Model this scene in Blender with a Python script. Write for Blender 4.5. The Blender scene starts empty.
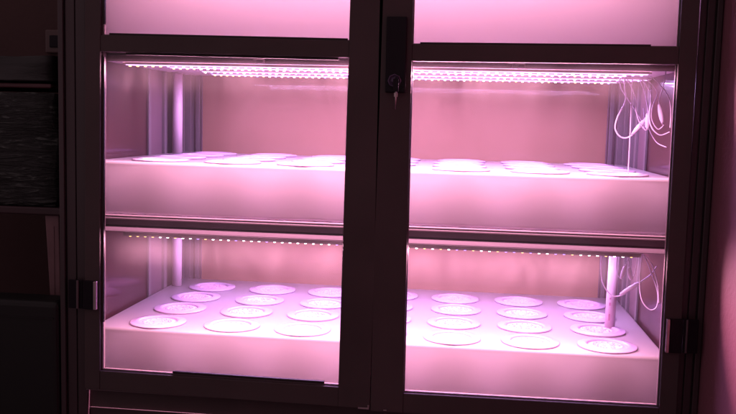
import bpy, bmesh, math, random
from mathutils import Vector, Matrix
random.seed(7)
C = bpy.context.scene.collection
PI = math.pi

# ------------------------------------------------------------------ materials
def new_mat(name):
    m = bpy.data.materials.new(name); m.use_nodes = True
    nt = m.node_tree; b = nt.nodes['Principled BSDF']
    return m, nt, b

def mat(name, col, rough=.5, metal=0, spec=.5, var=0, vscale=8, bump=0, bscale=60, stretch=(1,1,1), coat=0, sss=0, sssr=(.1,.05,.05), rvar=0):
    m, nt, b = new_mat(name)
    b.inputs['Base Color'].default_value = (*col, 1)
    b.inputs['Roughness'].default_value = rough
    b.inputs['Metallic'].default_value = metal
    b.inputs['Specular IOR Level'].default_value = spec
    b.inputs['Coat Weight'].default_value = coat
    b.inputs['Coat Roughness'].default_value = .05
    if sss:
        b.inputs['Subsurface Weight'].default_value = sss
        b.inputs['Subsurface Radius'].default_value = sssr
        b.inputs['Subsurface Scale'].default_value = 1
    tc = nt.nodes.new('ShaderNodeTexCoord'); mp = nt.nodes.new('ShaderNodeMapping')
    mp.inputs['Scale'].default_value = stretch
    nt.links.new(tc.outputs['Object'], mp.inputs['Vector'])
    if var or rvar:
        n = nt.nodes.new('ShaderNodeTexNoise'); n.inputs['Scale'].default_value = vscale; n.inputs['Detail'].default_value = 6
        nt.links.new(mp.outputs[0], n.inputs['Vector'])
        if var:
            r = nt.nodes.new('ShaderNodeValToRGB')
            r.color_ramp.elements[0].position = .3; r.color_ramp.elements[1].position = .7
            r.color_ramp.elements[0].color = (*[c*(1-var) for c in col], 1)
            r.color_ramp.elements[1].color = (*[min(1, c*(1+var)) for c in col], 1)
            nt.links.new(n.outputs['Fac'], r.inputs['Fac']); nt.links.new(r.outputs[0], b.inputs['Base Color'])
        if rvar:
            mr = nt.nodes.new('ShaderNodeMapRange'); mr.inputs['To Min'].default_value = max(0, rough-rvar); mr.inputs['To Max'].default_value = rough+rvar
            nt.links.new(n.outputs['Fac'], mr.inputs['Value']); nt.links.new(mr.outputs[0], b.inputs['Roughness'])
    if bump:
        n2 = nt.nodes.new('ShaderNodeTexNoise'); n2.inputs['Scale'].default_value = bscale; n2.inputs['Detail'].default_value = 5
        bp = nt.nodes.new('ShaderNodeBump'); bp.inputs['Strength'].default_value = bump; bp.inputs['Distance'].default_value = .004
        nt.links.new(mp.outputs[0], n2.inputs['Vector']); nt.links.new(n2.outputs['Fac'], bp.inputs['Height']); nt.links.new(bp.outputs[0], b.inputs['Normal'])
    return m

def emis(name, col, s):
    m, nt, b = new_mat(name)
    b.inputs['Base Color'].default_value = (*col, 1)
    b.inputs['Emission Color'].default_value = (*col, 1)
    b.inputs['Emission Strength'].default_value = s
    return m

FRAME = mat('bronze_aluminium', (.088,.066,.068), .6, 0, .15, var=.12, vscale=5, bump=.05, bscale=300)
FRAME2 = mat('grey_bronze_aluminium', (.11,.075,.088), .42, 0, .5, var=.12, vscale=6, bump=.05, bscale=300)
POSTM = mat('dark_bronze_post', (.06,.036,.042), .4, 0, .5, var=.1, vscale=5)
BLACK = mat('black_plastic', (.009,.005,.010), .45, 0, .2, rvar=.1, vscale=40)
GASK = mat('rubber_gasket', (.02,.009,.012), .6)
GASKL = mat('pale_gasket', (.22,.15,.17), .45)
RIM = mat('shelf_aluminium', (.055,.04,.047), .55, .1, .5, var=.1, vscale=4, stretch=(1,1,12), rvar=.08)
LEDGE = mat('shelf_ledge_aluminium', (.13,.10,.11), .6, .1, .5)
DECK = mat('shelf_deck_sheet', (.62,.55,.6), .35, .2, .5, var=.08, vscale=5)
def milky(name, col, tr=.5, rough=.3):
    m, nt, b = new_mat(name); nt.nodes.remove(b); out = nt.nodes['Material Output']
    d = nt.nodes.new('ShaderNodeBsdfDiffuse'); t = nt.nodes.new('ShaderNodeBsdfTranslucent'); g = nt.nodes.new('ShaderNodeBsdfGlossy')
    d.inputs[0].default_value = t.inputs[0].default_value = (*col,1); g.inputs['Roughness'].default_value = rough
    a = nt.nodes.new('ShaderNodeMixShader'); a.inputs[0].default_value = tr
    nt.links.new(d.outputs[0], a.inputs[1]); nt.links.new(t.outputs[0], a.inputs[2])
    f = nt.nodes.new('ShaderNodeFresnel'); f.inputs[0].default_value = 1.4
    c = nt.nodes.new('ShaderNodeMixShader'); nt.links.new(f.outputs[0], c.inputs[0]); nt.links.new(a.outputs[0], c.inputs[1]); nt.links.new(g.outputs[0], c.inputs[2])
    nt.links.new(c.outputs[0], out.inputs['Surface'])
    return m
TRAYM = milky('milky_tray_plastic', (.99,.885,.93), .80)
CUPM = milky('white_cup_plastic', (.60,.44,.60), .45)
CUPIN = mat('cup_sponge', (.46,.29,.38), .7, var=.10, vscale=120, bump=.4, bscale=260)
CUPHOLE = mat('cup_hole_shadow', (.45,.27,.34), .8)
PIPEM = mat('white_pvc', (.50,.41,.45), .4, 0, .5, var=.03, vscale=12)
WIREM = mat('white_cable', (.42,.37,.50), .4)
INKM = mat('grey_print_ink', (.35,.15,.22), .6)
PROFILE = mat('corner_aluminium', (.115,.10,.105), .38, .25, .5, var=.10, vscale=6, stretch=(1,1,.1))
PROFD = mat('corner_aluminium_recess', (.10,.065,.075), .45, .2, .5)
METAL = mat('worn_steel', (.55,.42,.45), .3, .9, .5, var=.15, vscale=30)
BACKM = mat('back_panel_film', (.26,.155,.100), .5, 0, .12, var=.06, vscale=2.2, coat=.3)
SIDEM = mat('side_glass_panel', (.030,.010,.012), .35, 0, .15, var=.08, vscale=2, coat=.5)

def glass_mat():
    m, nt, b = new_mat('door_glass'); nt.nodes.remove(b)
    out = nt.nodes['Material Output']
    t = nt.nodes.new('ShaderNodeBsdfTransparent'); t.inputs[0].default_value = (.985,.97,.975,1)
    g = nt.nodes.new('ShaderNodeBsdfGlossy'); g.inputs['Roughness'].default_value = .03
    f = nt.nodes.new('ShaderNodeFresnel'); f.inputs[0].default_value = 1.35
    mx = nt.nodes.new('ShaderNodeMixShader')
    nt.links.new(f.outputs[0], mx.inputs[0]); nt.links.new(t.outputs[0], mx.inputs[1]); nt.links.new(g.outputs[0], mx.inputs[2])
    d = nt.nodes.new('ShaderNodeBsdfDiffuse'); d.inputs[0].default_value = (.8,.72,.72,1)
    tl = nt.nodes.new('ShaderNodeBsdfTranslucent'); tl.inputs[0].default_value = (.8,.72,.72,1)
    dm = nt.nodes.new('ShaderNodeMixShader'); nt.links.new(d.outputs[0], dm.inputs[1]); nt.links.new(tl.outputs[0], dm.inputs[2]); dm.inputs[0].default_value = .6
    tc = nt.nodes.new('ShaderNodeTexCoord'); mp = nt.nodes.new('ShaderNodeMapping'); mp.inputs['Scale'].default_value = (1,1,.35); mp.inputs['Rotation'].default_value = (0,.5,0)
    n = nt.nodes.new('ShaderNodeTexNoise'); n.inputs['Scale'].default_value = 9; n.inputs['Detail'].default_value = 7; n.inputs['Distortion'].default_value = 1
    mr = nt.nodes.new('ShaderNodeMapRange'); mr.inputs['From Min'].default_value = .35; mr.inputs['From Max'].default_value = .75; mr.inputs['To Min'].default_value = .003; mr.inputs['To Max'].default_value = .012
    nt.links.new(tc.outputs['Object'], mp.inputs[0]); nt.links.new(mp.outputs[0], n.inputs['Vector']); nt.links.new(n.outputs['Fac'], mr.inputs['Value'])
    m2 = nt.nodes.new('ShaderNodeMixShader'); nt.links.new(mr.outputs[0], m2.inputs[0]); nt.links.new(mx.outputs[0], m2.inputs[1]); nt.links.new(dm.outputs[0], m2.inputs[2])
    nt.links.new(m2.outputs[0], out.inputs['Surface'])
    return m
GLASS = glass_mat()
LED_W = emis('led_white_diode', (1,.84,.86), 8)
LED_Y = emis('led_warm_diode', (1,.60,.16), 1.9)
LED_V = emis('led_violet_diode', (.33,.22,1), 2.2)
LED_S = emis('led_strip_glow', (.72,.42,1), 1.3)

# ------------------------------------------------------------------ mesh helpers
def BM(): return bmesh.new()
def box(bm, x0, x1, y0, y1, z0, z1, bev=0, mi=0, seg=2):
    t = bmesh.new()
    bmesh.ops.create_cube(t, size=1)
    for v in t.verts:
        v.co = Vector(((x0+x1)/2+v.co.x*(x1-x0), (y0+y1)/2+v.co.y*(y1-y0), (z0+z1)/2+v.co.z*(z1-z0)))
    if bev: bmesh.ops.bevel(t, geom=list(t.edges), offset=bev, segments=seg, affect='EDGES', profile=.5)
    for f in t.faces: f.material_index = mi
    me = bpy.data.meshes.new('t'); t.to_mesh(me); t.free(); bm.from_mesh(me); bpy.data.meshes.remove(me)
def lathe(bm, prof, n=48, mi=0, M=None):
    rings = []
    for r, z in prof:
        if r < 1e-6: rings.append([bm.verts.new((0,0,z))])
        else: rings.append([bm.verts.new((r*math.cos(2*PI*i/n), r*math.sin(2*PI*i/n), z)) for i in range(n)])
    for a, b in zip(rings, rings[1:]):
        for i in range(n):
            j = (i+1) % n
            if len(a) == 1: f = bm.faces.new((a[0], b[i], b[j]))
            elif len(b) == 1: f = bm.faces.new((a[i], b[0], a[j]))
            else: f = bm.faces.new((a[i], b[i], b[j], a[j]))
            f.material_index = mi; f.smooth = True
    if M:
        for rg in rings:
            for v in rg: v.co = M @ v.co
def spline(ps, k=10):
    ps = [Vector(p) for p in ps]; P = [ps[0]]+ps+[ps[-1]]; out = []
    for i in range(1, len(P)-2):
        a, b, c, d = P[i-1:i+3]
        for j in range(k):
            t = j/k
            out.append(.5*((2*b)+(c-a)*t+(2*a-5*b+4*c-d)*t*t+(3*b-a-3*c+d)*t**3))
    out.append(ps[-1]); return out
def tube(bm, pts, r, n=8, mi=0, closed=False):
    rings = []; up = Vector((.13,.2,.97))
    L = len(pts)
    for i, p in enumerate(pts):
        d = (pts[min(i+1, L-1)]-pts[max(i-1, 0)]).normalized()
        a = d.cross(up)
        if a.length < .05: a = d.cross(Vector((1,0,0)))
        a.normalize(); b = d.cross(a)
        rr = r[i] if isinstance(r, (list, tuple)) else r
        rings.append([bm.verts.new(p+a*rr*math.cos(2*PI*k/n)+b*rr*math.sin(2*PI*k/n)) for k in range(n)])
    for A, B in zip(rings, rings[1:]):
        # align rings by nearest vertex to avoid twists
        o = min(range(n), key=lambda s: (A[0].co-B[s].co).length)
        for k in range(n):
            f = bm.faces.new((A[k], A[(k+1)%n], B[(k+1+o)%n], B[(k+o)%n])); f.smooth = True; f.material_index = mi
    for R in (rings[0], rings[-1]):
        f = bm.faces.new(R); f.material_index = mi
def obj(name, bm, m, parent=None, loc=None, smooth_angle=None):
    bmesh.ops.recalc_face_normals(bm, faces=list(bm.faces))
    me = bpy.data.meshes.new(name); bm.to_mesh(me); bm.free()
    for x in (m if isinstance(m, (list, tuple)) else [m]): me.materials.append(x)
    o = bpy.data.objects.new(name, me); C.objects.link(o)
    if parent: o.parent = parent
    if loc: o.location = loc
    return o
def thing(name, label, cat, loc=(0,0,0), group=None):
    o = bpy.data.objects.new(name, None); o.empty_display_size = .05; C.objects.link(o)
    o.location = loc; return tag(o, label, cat, group)
def tag(o, label, cat, group=None):
    o['label'] = label; o['category'] = cat
    if group: o['group'] = group
    return o
def struct(o): o['kind'] = 'structure'; return o
def dup(root, loc, label):
    r = root.copy(); C.objects.link(r); r.location = loc; r['label'] = label
    for ch in list(root.children):
        c = ch.copy(); C.objects.link(c); c.parent = r
    return r

# ------------------------------------------------------------------ setting
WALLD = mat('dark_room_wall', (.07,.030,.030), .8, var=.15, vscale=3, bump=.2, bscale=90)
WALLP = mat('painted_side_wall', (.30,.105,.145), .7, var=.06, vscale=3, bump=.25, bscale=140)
FLOORM = mat('dark_floor', (.035,.022,.024), .5, var=.3, vscale=4)
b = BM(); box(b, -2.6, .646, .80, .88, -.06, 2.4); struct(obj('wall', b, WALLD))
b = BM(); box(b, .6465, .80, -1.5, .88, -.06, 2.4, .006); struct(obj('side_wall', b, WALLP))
b = BM(); box(b, -2.6, .80, -2.6, .88, -.10, -.062); struct(obj('floor', b, FLOORM))

# ------------------------------------------------------------------ cabinet
cab = thing('display_cabinet', 'dark bronze framed double door glass cabinet glowing pink inside', 'cabinet', (0,0,-.06))
OFF = Vector((0,0,.06))   # parts are given in scene heights; cabinet base stands on the floor at -0.06
def cpart(name, bm, m, parent=None):
    o = obj(name, bm, m, parent or cab)
    if parent is None: o.location = OFF
    return o
XL, XR = -.651, .618
KY = lambda y: (y+1.695)*1.026-1.695
TOP = 1.24
b = BM()
for x0, x1 in ((-.661,-.650),(-.648,-.628),(-.626,-.6045)): box(b, x0, x1, -.016 if x0 < -.655 else -.010, .05, -.055, TOP, .0015)
box(b, -.6485, -.6475, -.004, .04, -.05, TOP-.01); box(b, -.6265, -.6255, -.004, .04, -.05, TOP-.01)
cpart('front_post', b, POSTM)
b = BM()
for x0, x1 in ((.6045,.616),(.618,.632),(.634,.6445)): box(b, x0, x1, -.010 if x0 < .63 else -.016, .05, -.055, TOP, .0015)
box(b, .6155, .6185, -.004, .04, -.05, TOP-.01); box(b, .6315, .6345, -.004, .04, -.05, TOP-.01)
cpart('front_post', b, POSTM)
for x in (-.661, .6245):
    b = BM(); box(b, x, x+.02, .774, .790, -.055, TOP, .001); cpart('rear_post', b, POSTM)
b = BM(); box(b, XL-.006, XL, .052, .770, .05, TOP-.01); cpart('side_panel', b, SIDEM)
b = BM(); box(b, XR, XR+.006, .052, .770, .05, TOP-.01); cpart('side_panel', b, SIDEM)
b = BM(); box(b, XL-.006, XR+.006, .7645, .7700, .05, TOP-.01); cpart('back_panel', b, BACKM)
b = BM(); box(b, -.661, .645, -.012, .790, TOP+.001, TOP+.03, .002); cpart('top_panel', b, FRAME)
b = BM()
box(b, -.6043, .6043, .002, .05, -.055, .0800, .0003)
box(b, -.603, .603, -.002, .0015, .030, .034, .0005); box(b, -.603, .603, -.002, .0015, -.01, -.006, .0005)
cpart('base_rail', b, FRAME)
b = BM(); box(b, -.603, -.002, -.020, -.002, .0770, .0795, .0004); cpart('bottom_highlight', b, GASKL)  # added pale strip, stands in for the highlight line along the door bottom

# corner profiles: ribbed aluminium uprights filling the rear part of the side walls
def profile(side):
    b = BM(); s = 1 if side < 0 else -1; X = XL if side < 0 else XR
    def bx(d0, d1, y0, y1, mi):
        a, c = X+s*d0, X+s*d1
        box(b, min(a,c), max(a,c), KY(y0), KY(y1)-.0005, .09, TOP-.012, .0008, mi)
    bx(.0005,.006,.395,.412,0); bx(.0005,.002,.413,.500,1); bx(.0005,.009,.501,.520,0); bx(.0005,.002,.521,.548,1)
    bx(.0005,.012,.549,.572,0); bx(.0005,.004,.573,.640,1); bx(.0005,.014,.641,.652,0)
    bx(.0005,.028,.660,.700,0); bx(.029,.034,.690,.7005,1); bx(.035,.046,.684,.7005,0); bx(.047,.051,.6965,.7008,1)
    cpart('corner_profile', b, [PROFILE, PROFD])
profile(-1); profile(1)

# shelves: S = height on which the tray stands
S = [.0668, .4402, .8138, 1.1873]
for i, s in enumerate(S[1:]):
    b = BM(); box(b, XL+.002, XR-.002, 0.105, 0.757, s-.034, s-.001); d = cpart('shelf', b, DECK)
    b = BM()
    box(b, XL+.002, XR-.002, 0.088, 0.104, s-.0105, s-.0065, .0008, 1)
    box(b, XL+.002, XR-.002, 0.092, 0.104, s-.0065, s-.0045, 0, 2)
    box(b, XL+.002, XR-.002, 0.089, 0.104, s-.0045, s-.0015, .0008, 1)
    box(b, XL+.002, XR-.002, 0.093, 0.104, s-.0235, s-.0110, .0006, 0)
    box(b, XL+.002, XR-.002, 0.097, 0.104, s-.0265, s-.0235, 0, 2)
    box(b, XL+.002, XR-.002, .0925, .104, s-(.034 if i == 0 else .040), s-.0265, .0008, 0)
    if i == 0: box(b, XL+.002, XR-.002, .0265, .0920, s-.0290, s-.0278, .0004, 0)
    cpart('rim', b, [RIM, LEDGE, GASK], d)
b = BM(); box(b, XL+.002, XR-.002, .090, .757, S[0]-.029, S[0]-.001); cpart('shelf', b, DECK)
for x, w in ((-.261,.016),(.262,.008),(.284,.014)):
    b = BM(); box(b, x-w/2, x+w/2, .081, .092, S[2]-.040, S[2]-.030, .002)
    box(b, x-w*.9, x+w*.3, .079, .085, S[2]-.034, S[2]-.031, .001)
    cpart('bar_clip', b, GASK)

# doors
ZB, ZM, ZU, ZT = .1222, .7847, .8172, 1.16
def door(side):
    if side < 0:
        xo0, xo1, a0, a1, hx = -.6025, .0015, -.57, -.0632, -.57
        rot, dz = .0076, 0
    else:
        xo0, xo1, a0, a1, hx = .0045, .6025, .0700, .57, .57
        rot, dz = -.0051, -.006
    M = lambda x: x-hx
    f = BM(); Y0, Y1 = -.030, -.001
    box(f, M(xo0), M(a0), Y0, Y1, .082, 1.20, .0012)
    box(f, M(a1), M(xo1), Y0, Y1, .082, 1.20, .0012)
    for z0, z1 in ((.082, ZB), (ZM, ZU), (ZT, 1.20)):
        box(f, M(a0)+.0002, M(a1)-.0002, Y0+.0012, Y1, z0, z1, .0010)
    # pressed line near the outer edge of each stile
    d = obj('door', f, FRAME if side < 0 else FRAME, cab, (hx, 0, .06+dz))
    d.rotation_euler.y = rot
    if side > 0: d['label'] = 'right door of the cabinet with the black lock plate'
    for z0, z1 in ((ZB, ZM), (ZU, ZT)):
        g = BM(); box(g, M(a0)+.0005, M(a1)-.0005, -.013, -.009, z0+.0005, z1-.0005); obj('glass_pane', g, GLASS, d)
        g = BM()
        w = .0022
        box(g, M(a0)+.0003, M(a0)+w, -.0185, -.0135, z0+.0004, z1-.0004, 0, 0)
        box(g, M(a1)-w, M(a1)-.0003, -.0185, -.0135, z0+.0004, z1-.0004, 0, 0)
        box(g, M(a0)+w, M(a1)-w, -.0185, -.0135, z0+.0004, z0+w, 0, 0)
        if side < 0:
            if z0 == ZB:
                box(g, M(a0)+w+.0002, M(a0)+w+.0025, -.0205, -.0140, .225, z1-.01, 0, 1)
                box(g, M(-.415), M(-.095), -.0205, -.0140, z0+w+.0003, z0+.0075, 0, 1)
                box(g, M(-.520), M(-.085), -.0205, -.0140, z1-.0050, z1-.0004, 0, 1)
            else:
                box(g, M(-.555), M(-.068), -.0205, -.0140, z0+w*.2, z0+.0050, 0, 1)
                box(g, M(a0)+w+.0002, M(a0)+w+.0030, -.0205, -.0140, z0+.022, z1-.01, 0, 1)
        elif z0 != ZB:
            box(g, M(.085), M(.52), -.0205, -.0140, z0+w*.2, z0+.0045, 0, 1)
        obj('gasket', g, [GASKL, GASK], d)
    g = BM(); hz = .284 if side < 0 else .268
    if side < 0:
        box(g, M(-.6365), M(-.606), -.0335, -.0275, hz-.030, hz+.030, .001, 1); box(g, M(-.6175), M(-.6125), -.0385, -.034, hz-.030, hz+.030, .0015, 2)
        box(g, M(-.604), M(-.580), -.0365, -.0305, hz-.030, hz+.030, .001, 1); box(g, M(-.5800), M(-.5735), -.0400, -.0305, hz-.030, hz+.030, .0015, 0)
    else:
        box(g, M(.5735), M(.5800), -.0400, -.0305, hz-.033, hz+.033, .0015, 0); box(g, M(.581), M(.604), -.0365, -.0305, hz-.033, hz+.033, .001, 1)
        box(g, M(.606), M(.634), -.0335, -.0275, hz-.033, hz+.033, .001, 1); box(g, M(.6095), M(.6135), -.0385, -.034, hz-.033, hz+.033, .0015, 2)
    obj('hinge', g, [METAL, BLACK, FRAME2], d)
    if side > 0:
        g = BM(); box(g, M(.0205), M(.0600), -.0395, -.0305, .723, .868, .002); lp = obj('lock_plate', g, BLACK, d)
        g = BM(); R = Matrix.Translation((M(.0385), -.0400, .7455)) @ Matrix.Rotation(PI/2, 4, 'X')
        lathe(g, [(.0135,0),(.0135,.004),(.0125,.006),(.0105,.006),(.0100,.003),(.0075,.003),(.0070,.0055),(0,.0055)], 8, 0, R)
        obj('lock_cylinder', g, LOCKM, d)
        g = BM(); tube(g, [Vector((M(.0015)-.004, -.0325, .0842)), Vector((M(.0015)-.0042, -.0325, .0875))], .0015); 
        g.free(); g = BM(); box(g, M(.0305), M(.0375), -.0325, -.0305, .0850, .0875, .0005); obj('screw', g, METAL, d)
    else:
        g = BM(); box(g, M(-.022), M(.0005), -.0330, -.0305, .0815, .0850, .0006); box(g, M(-.0030), M(.0008), -.0330, -.0305, .0852, .0905, .0006); obj('highlight_end', g, METAL, d)  # metal piece stands in for the brighter end of the highlight line
LOCKM = mat('lock_metal', (.10,.06,.12), .3, .6, .5)
door(-1); door(1)

# key hanging in the lock
k = thing('key', 'small steel key hanging from the black lock plate', 'key', (.0385, -.048, .7395))
b = BM(); box(b, -.0055, .0055, -.0065, -.0045, -.024, .001, .0009); box(b, -.002, .002, -.0045, .004, -.006, .004, .0006); obj('bow', b, BLACK, k)
b = BM(); tube(b, [Vector((.001,-.0055,-.024)), Vector((.0006,-.0058,-.036)), Vector((0,-.0058,-.058))], [.0022,.0018,.0010]); box(b, -.003, .004, -.0068, -.0052, -.034, -.026, .0006); obj('blade', b, METAL, k)

# ------------------------------------------------------------------ grow trays
TX0, TX1, TY0, TY1 = -.6445, .6125, .1000, .7160
tl = ['lower milky white tray with rings, nearest the cabinet base', 'middle milky white tray seen almost edge-on below the bright LED strips', 'topmost milky white tray, its front filling the upper panes']
for s, l in zip(S[:3], tl):
    b = BM(); box(b, TX0, TX1, TY0, TY1, 0, .1166, .007, 0, 4)
    o = obj('grow_tray', b, TRAYM, None, (0,0,s)); tag(o, l, 'tray', 'milky white trays on the shelves')
    for p in o.data.polygons: p.use_smooth = True
    o.data.set_sharp_from_angle(angle=math.radians(50))

# ------------------------------------------------------------------ net cups
cx0, cp, cy0, rp = -.5130, .1692, .1680, .1425
def make_cup():
    t = thing('net_cup', '', 'net cup', (0,0,0), 'round white net cups in the trays'); t.scale = (1.026,1.026,1)
    b = BM()
    lathe(b, [(.0612,.0003),(.0622,.0012),(.0622,.0030),(.0600,.0040),(.0520,.0042),(.0490,.0054),(.0455,.0055),(.0425,.0044),(.0410,.0020),(.0410,.0006)], 56)
    obj('rim', b, CUPM, t)
    b = BM()
    lathe(b, [(.0408,.0010),(.034,.0012),(.0325,.0026),(.0300,.0026),(.0285,.0010),(.012,.0016),(0,.0016)], 40)
    obj('sponge', b, CUPIN, t)
    b = BM()
    for k in range(44):
        a = random.uniform(0, 2*PI); r = .036*math.sqrt(random.random())
        x, y = r*math.cos(a), r*math.sin(a)
        lathe(b, [(0.0017,.0010),(.0016,.0028),(0,.0029)], 8, 0, Matrix.Translation((x,y,0)))
    obj('holes', b, CUPHOLE, t)
    return t
ordn = ['first','second','third','fourth','fifth','sixth','seventh']; rows = ['front row','second row','third row','back row']
proto = None
for ti, (s, tn) in enumerate(((S[0],'lower'),(S[1],'upper'))):
    for r in range(4):
        for c in range(7):
            loc = (cx0+c*cp+random.uniform(-.004,.004), cy0+r*rp+random.uniform(-.003,.003), s+.1166+.0004)
            lab = 'round white net cup on the %s ringed tray, %s, %s from the left' % ('lower' if ti == 0 else 'middle', rows[r], ordn[c])
            if proto is None: proto = make_cup(); proto.location = loc; proto['label'] = lab; q = proto
            else: q = dup(proto, loc, lab)
            q.rotation_euler.z = random.uniform(-.5,.5)

# ------------------------------------------------------------------ LED bars
def led_bar(y, x0, x1, s, col, power, lab, violet, drop=.0361, tilt=0):
    t = thing('led_light_bar', lab, 'light bar', (x0, y, s-drop), 'led light bars under the shelves')
    L = x1-x0
    b = BM(); box(b, 0, L, -.008, .008, -.0055, 0, .0008); box(b, -.006, 0, -.0065, .0065, -.0050, -.0008, .0008); box(b, L, L+.006, -.0065, .0065, -.0050, -.0008, .0008)
    obj('housing', b, PIPEM, t)
    b = BM(); box(b, .001, L-.001, -.0065, .0065, -.0068, -.0056, 0, 3)
    n = int(L/.0165)
    for i in range(n):
        x = .008+i*.0165
        u = random.random()
        if violet: mi = 2 if u < .5 or i > n-10 else 0
        else: mi = 1 if u < .22 or i < 4 or (i < 9 and u < .5) else (2 if u > .76 else 0)
        box(b, x-.0024, x+.0024, -.0026, .0026, -.0096, -.0068, .0008, mi, 1)
    if tilt:
        b2 = BM()
        obj_n = [.10, .36, .64, .90]
        for q in obj_n: box(b2, q*L-.006, q*L+.006, .0085, .062, .0004-.003, .0004, .0004)
        obj('bracket', b2, LEDGE, t)
        if drop < .04:
            b2 = BM(); box(b2, -.004, L+.004, -.0105, -.0085, -.0074, .0008, .0003); obj('shield', b2, RIM, t)
    obj('diode_row', b, [LED_W, LED_Y, LED_V, LED_S], t)
    ld = bpy.data.lights.new('bar_lamp', 'AREA'); ld.shape = 'RECTANGLE'; ld.size = L; ld.size_y = .012; ld.energy = power; ld.color = col
    lo = bpy.data.objects.new('bar_lamp', ld); C.objects.link(lo); lo.parent = t; lo.location = (L/2, 0, -.0125); lo.rotation_euler.x = tilt
ys = [.034, .259, .398, .531]
xs = [(-.535,.525),(-.520,.524),(-.487,.600),(-.502,.549)]
TILT = -26  # front bars set forward, their lamps tilted and boosted to brighten tray fronts
pink = (1,.45,.66); vio = (.72,.40,.96)
names = ['front', 'second', 'third', 'rearmost']
for lev, s in ((0,S[1]),(1,S[2]),(2,S[3])):
    for i, (y, (x0,x1)) in enumerate(zip(ys, xs)):
        if lev == 2: lab = names[i]+' LED bar over the topmost tray'
        elif lev == 1: lab = names[i]+' row of bright white and violet LEDs above the middle tray'
        else: lab = names[i]+' LED bar just under the middle shelf, above the lower tray'
        led_bar(y, x0, x1, s, pink if i == 0 else vio, ((15.5 if lev == 0 else 18) if i == 0 else (3.1 if lev == 0 else 3.8)), lab, i == 2, (.0300 if lev == 0 else .0454) if i == 0 else .0361, math.radians(TILT) if i == 0 else 0)

# ------------------------------------------------------------------ pipes
def pipe(x, y, z0, z1, dx, lab, dashes=False, r=.0138):
    t = thing('white_pipe', lab, 'pipe', (x,y,z0), 'white upright pipes')
    b = BM(); h = z1-z0; n = 32
    top = Vector((dx,0,h))
    lathe(b, [(0,0),(r,0),(r,h),(r-.002,h),(r-.002,h-.004),(0,h-.004)], n)
    for v in b.verts: v.co.x += dx*v.co.z/h
    obj('tube', b, PIPEM, t)
    if dashes:
        b = BM()
        for z, l in ((.020,.016),(.056,.007),(.071,.004)):
            box(b, -.0060+dx*z/h, -.0025+dx*z/h, -.0117, -.0105, z, z+l)
        obj('print_mark', b, INKM, t)
pipe(-.620, .598, S[1]+.1171, S[2]-.036, 0, 'white upright pipe at the back left corner of the middle tray')
pipe(-.620, .598, S[0]+.1171, S[1]-.036, 0, 'white upright pipe at the back left corner of the lower tray')
pipe(.532, .345, S[0]+.1171, S[1]-.055, .002, 'white upright pipe with faint print on the right of the lower tray', True, .0118)

# ------------------------------------------------------------------ cables
def cable(pts, lab, r=.0016, conn=None, dy=None):
    t = thing('white_cable', lab, 'cable', pts[0], 'white cables hanging at the right end')
    o = Vector(pts[0])
    if dy: pts = [(p[0], p[1]+dy[i], p[2]) for i, p in enumerate(pts)]
    P = [p-o for p in spline(pts)]
    b = BM(); tube(b, P, r*.85, 8); obj('cord', b, WIREM, t)
    if conn:
        a, c = Vector(conn[0])-o, Vector(conn[1])-o
        b = BM(); q = [a+(c-a)*k/8 for k in range(9)]
        tube(b, q, [.0022,.0034,.0046,.0048,.0052,.0048,.0046,.0034,.0022], 12); obj('connector', b, WIREM, t)
cable([(.505,.17,.762),(.502,.15,.744),(.505,.15,.714),(.490,.15,.678),(.488,.15,.653),(.504,.15,.637),(.526,.15,.646),(.553,.15,.682),(.56,.17,.74)], 'white cable making the wide loop left of the bundle, above the middle tray', .0019, ((.522,.15,.644),(.551,.15,.680)))
cable([(.498,.19,.762),(.500,.17,.738),(.527,.17,.700),(.545,.17,.672),(.553,.17,.655),(.549,.18,.70)], 'thin white cable crossing behind the wide loop above the middle tray', .0013)
cable([(.505,.14,.758),(.514,.14,.743),(.524,.14,.718),(.526,.14,.694),(.535,.14,.669),(.550,.14,.655),(.551,.14,.69),(.540,.15,.758)], 'white cable with upright plug beside the wide loop above the middle tray', .0014, ((.550,.14,.690),(.551,.14,.655)))
cable([(.528,.12,.760),(.550,.12,.728),(.549,.12,.684),(.556,.12,.659),(.573,.12,.645),(.592,.12,.652)], 'white cable sweeping lowest to the right wall above the middle tray', .0016)
cable([(.541,.13,.760),(.564,.13,.733),(.556,.13,.700),(.557,.13,.676),(.570,.13,.657),(.582,.13,.666)], 'white cable curling inside the lowest sweep above the middle tray', .0014)
cable([(.577,.12,.775),(.574,.12,.745),(.567,.12,.715),(.572,.12,.690),(.578,.12,.666)], 'white cable with fat plug pointing down near the right wall', .0013, ((.567,.12,.708),(.577,.12,.668)))
cable([(.545,.11,.765),(.563,.11,.749),(.582,.11,.725),(.589,.11,.697),(.590,.11,.66)], 'white cable arching against the right wall above the middle tray', .0013)
cable([(.535,.17,.762),(.548,.17,.73),(.556,.17,.695),(.560,.17,.66),(.575,.16,.63),(.592,.14,.62)], 'faint white cable running down behind the bundle to the right wall', .0012)
cable([(.5155,.145,.772),(.5160,.142,.70),(.5165,.14,.64),(.5170,.14,.5595)], 'straight pale cord dropping down to the middle tray', .0013)
cable([(.482,.2,.392),(.481,.2,.375),(.486,.2,.321),(.508,.2,.290),(.535,.2,.295),(.560,.2,.317),(.587,.2,.339),(.60,.2,.36)], 'white cable looping in front of the pipe above the lower tray', .0018, ((.525,.2,.293),(.568,.2,.323)))
cable([(.557,.15,.392),(.555,.15,.334),(.562,.15,.293),(.580,.15,.273),(.594,.15,.281),(.593,.15,.314),(.575,.15,.361),(.560,.15,.392)], 'white cable in a long narrow loop above the lower tray', .0016)
cable([(.560,.13,.392),(.575,.13,.372),(.588,.13,.332),(.593,.13,.292)], 'white cable running down the right wall above the lower tray', .0013)
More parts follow.
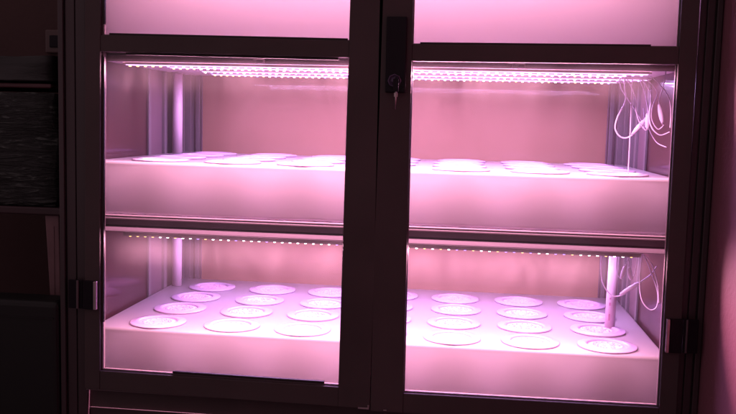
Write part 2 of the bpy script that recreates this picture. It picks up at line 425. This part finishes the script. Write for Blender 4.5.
cable([(.534,.17,.392),(.529,.17,.362),(.520,.17,.335),(.512,.18,.35),(.512,.18,.392)], 'short white cable with small slanted plug beside the pipe', .0012, ((.520,.17,.333),(.529,.17,.364)))
cable([(.532,.17,.392),(.536,.17,.356),(.541,.17,.332),(.549,.17,.35),(.552,.17,.392)], 'short white cable with plug, right of the slanted plug', .0012, ((.536,.17,.360),(.541,.17,.332)))

# ------------------------------------------------------------------ things left of the cabinet
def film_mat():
    m, nt, b = new_mat('wrinkled_black_film_painted_glints')
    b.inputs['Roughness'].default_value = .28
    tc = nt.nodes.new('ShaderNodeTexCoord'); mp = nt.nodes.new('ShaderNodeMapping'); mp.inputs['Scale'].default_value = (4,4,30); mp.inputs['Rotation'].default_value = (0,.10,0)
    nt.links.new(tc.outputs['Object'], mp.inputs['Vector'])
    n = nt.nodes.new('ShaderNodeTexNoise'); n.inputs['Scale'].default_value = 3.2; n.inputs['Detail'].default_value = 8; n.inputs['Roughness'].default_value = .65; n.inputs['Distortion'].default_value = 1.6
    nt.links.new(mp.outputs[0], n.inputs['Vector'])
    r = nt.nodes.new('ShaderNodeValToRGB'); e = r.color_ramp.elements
    e[0].position = .54; e[0].color = (.004,.003,.003,1); e[1].position = .72; e[1].color = (.16,.18,.165,1)  # pale ramp end paints glints on the wrinkles into the base colour
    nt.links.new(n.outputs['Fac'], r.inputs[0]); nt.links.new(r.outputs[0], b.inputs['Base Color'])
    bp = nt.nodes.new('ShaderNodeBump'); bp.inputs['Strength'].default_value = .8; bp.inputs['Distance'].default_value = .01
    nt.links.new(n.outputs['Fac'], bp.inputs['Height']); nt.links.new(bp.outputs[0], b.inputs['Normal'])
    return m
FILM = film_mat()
def lumpy(x0,x1,y0,y1,z0,z1,amp,seed,bev=.01):
    b = BM(); bmesh.ops.create_grid(b, x_segments=1, y_segments=1, size=.5); b.clear()
    t = BM(); bmesh.ops.create_cube(t, size=1); bmesh.ops.subdivide_edges(t, edges=list(t.edges), cuts=14, use_grid_fill=True)
    from mathutils import noise
    for v in t.verts:
        c = v.co.copy()
        v.co = Vector(((x0+x1)/2+c.x*(x1-x0), (y0+y1)/2+c.y*(y1-y0), (z0+z1)/2+c.z*(z1-z0)))
        k = noise.noise_vector(Vector((v.co.x*9+seed, v.co.y*9, v.co.z*26)))
        d = 1 if z0+1e-4 < v.co.z else 0
        v.co += Vector((k.x, k.y*1.2, k.z*.5*d))*amp
    for f in t.faces: f.smooth = True
    b.free(); return t
# table carrying the bundle
tb = thing('side_table', 'dark table with one reddish slanting leg, left of the cabinet', 'table', (-1.05,.25,-.062))
b = BM(); box(b, -.40, .345, -.17, .25, .495, .512, .003); obj('tabletop', b, mat('dark_tabletop', (.045,.018,.024), .5), tb)
LEGM = mat('reddish_leg', (.20,.10,.115), .5, var=.15, vscale=20)
for lx, ly in ((.318,-.145),(-.37,-.145),(.318,.225),(-.37,.225)):
    b = BM(); box(b, lx-.016, lx+.016, ly-.014, ly+.014, 0, .494, .002)
    for v in b.verts:
        if v.co.x < lx: v.co.x += .020*(1-v.co.z/.494)
        v.co.x += .006*(1-v.co.z/.494)
    box(b, lx+.004, lx+.0055, ly-.0155, ly-.0135, .25, .47)
    obj('leg', b, LEGM, tb)
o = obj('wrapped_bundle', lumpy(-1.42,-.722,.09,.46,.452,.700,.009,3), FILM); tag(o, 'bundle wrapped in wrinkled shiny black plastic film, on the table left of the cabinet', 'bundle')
b = BM(); box(b, -1.40, -.735, .10, .45, .712, .722, .003)
o = obj('reddish_board', b, mat('reddish_board', (.08,.022,.03), .5, var=.2, vscale=10)); tag(o, 'thin dark red board lying on the wrapped bundle', 'board')
def bag_mat():
    m = mat('dull_black_sheet', (.016,.013,.014), .42, var=.5, vscale=6, stretch=(1,1,6), bump=.8, bscale=9)
    return m
o = obj('black_bag', lumpy(-1.40,-.728,.095,.45,.727,.782,.007,9), bag_mat()); tag(o, 'flat black folded bag lying on top of the stack', 'bag')
b = BM(); box(b, -1.30,-.664,-.02,.06,-.06,.262,.012,0,3)
box(b, -1.29,-.674,-.022,-.019,.225,.228)
o = obj('storage_box', b, mat('black_box', (.004,.003,.0035), .6, var=.2, vscale=6)); tag(o, 'low black storage box on the floor left of the cabinet', 'box')
t = thing('wall_socket', 'small dark socket plate on the dark wall, top left', 'socket', (-1.055,.797,.875))
b = BM(); box(b, -.045,.045,-.012,0,-.035,.035,.004); obj('plate', b, mat('dull_plate', (.10,.055,.055), .5), t)
b = BM(); box(b, -.03,.005,-.016,-.0125,-.018,.018,.002); obj('inset', b, BLACK, t)

# ------------------------------------------------------------------ camera
cam = bpy.data.cameras.new('camera'); co = bpy.data.objects.new('camera', cam); C.objects.link(co)
yaw, pitch, roll = -.1121, -.0988, .0260
rt = Vector((math.cos(yaw), -math.sin(yaw), 0)); fw = Vector((math.sin(yaw), math.cos(yaw), 0))
f2 = fw*math.cos(pitch)+Vector((0,0,math.sin(pitch))); up = -fw*math.sin(pitch)+Vector((0,0,math.cos(pitch)))
X = rt*math.cos(roll)+up*math.sin(roll); Y = -rt*math.sin(roll)+up*math.cos(roll); Z = -f2
co.matrix_world = Matrix(((X.x,Y.x,Z.x,.1757),(X.y,Y.y,Z.y,-1.695),(X.z,Y.z,Z.z,.6549),(0,0,0,1)))
cam.sensor_width = 36; cam.lens = 36*850/736; cam.clip_start = .02; cam.clip_end = 50
bpy.context.scene.camera = co

# ------------------------------------------------------------------ world, render
w = bpy.data.worlds.new('World'); bpy.context.scene.world = w; w.use_nodes = True
bg = w.node_tree.nodes['Background']; bg.inputs[0].default_value = (.125,.085,.095,1); bg.inputs[1].default_value = 1.0
sc = bpy.context.scene
sc.render.engine = 'CYCLES'; sc.cycles.use_denoising = True
sc.cycles.max_bounces = 16; sc.cycles.diffuse_bounces = 12; sc.cycles.transmission_bounces = 14; sc.cycles.transparent_max_bounces = 12
sc.cycles.sample_clamp_indirect = 4; sc.cycles.caustics_reflective = False
sc.view_settings.view_transform = 'Standard'; sc.view_settings.look = 'None'; sc.view_settings.exposure = 1.0; sc.view_settings.gamma = 1
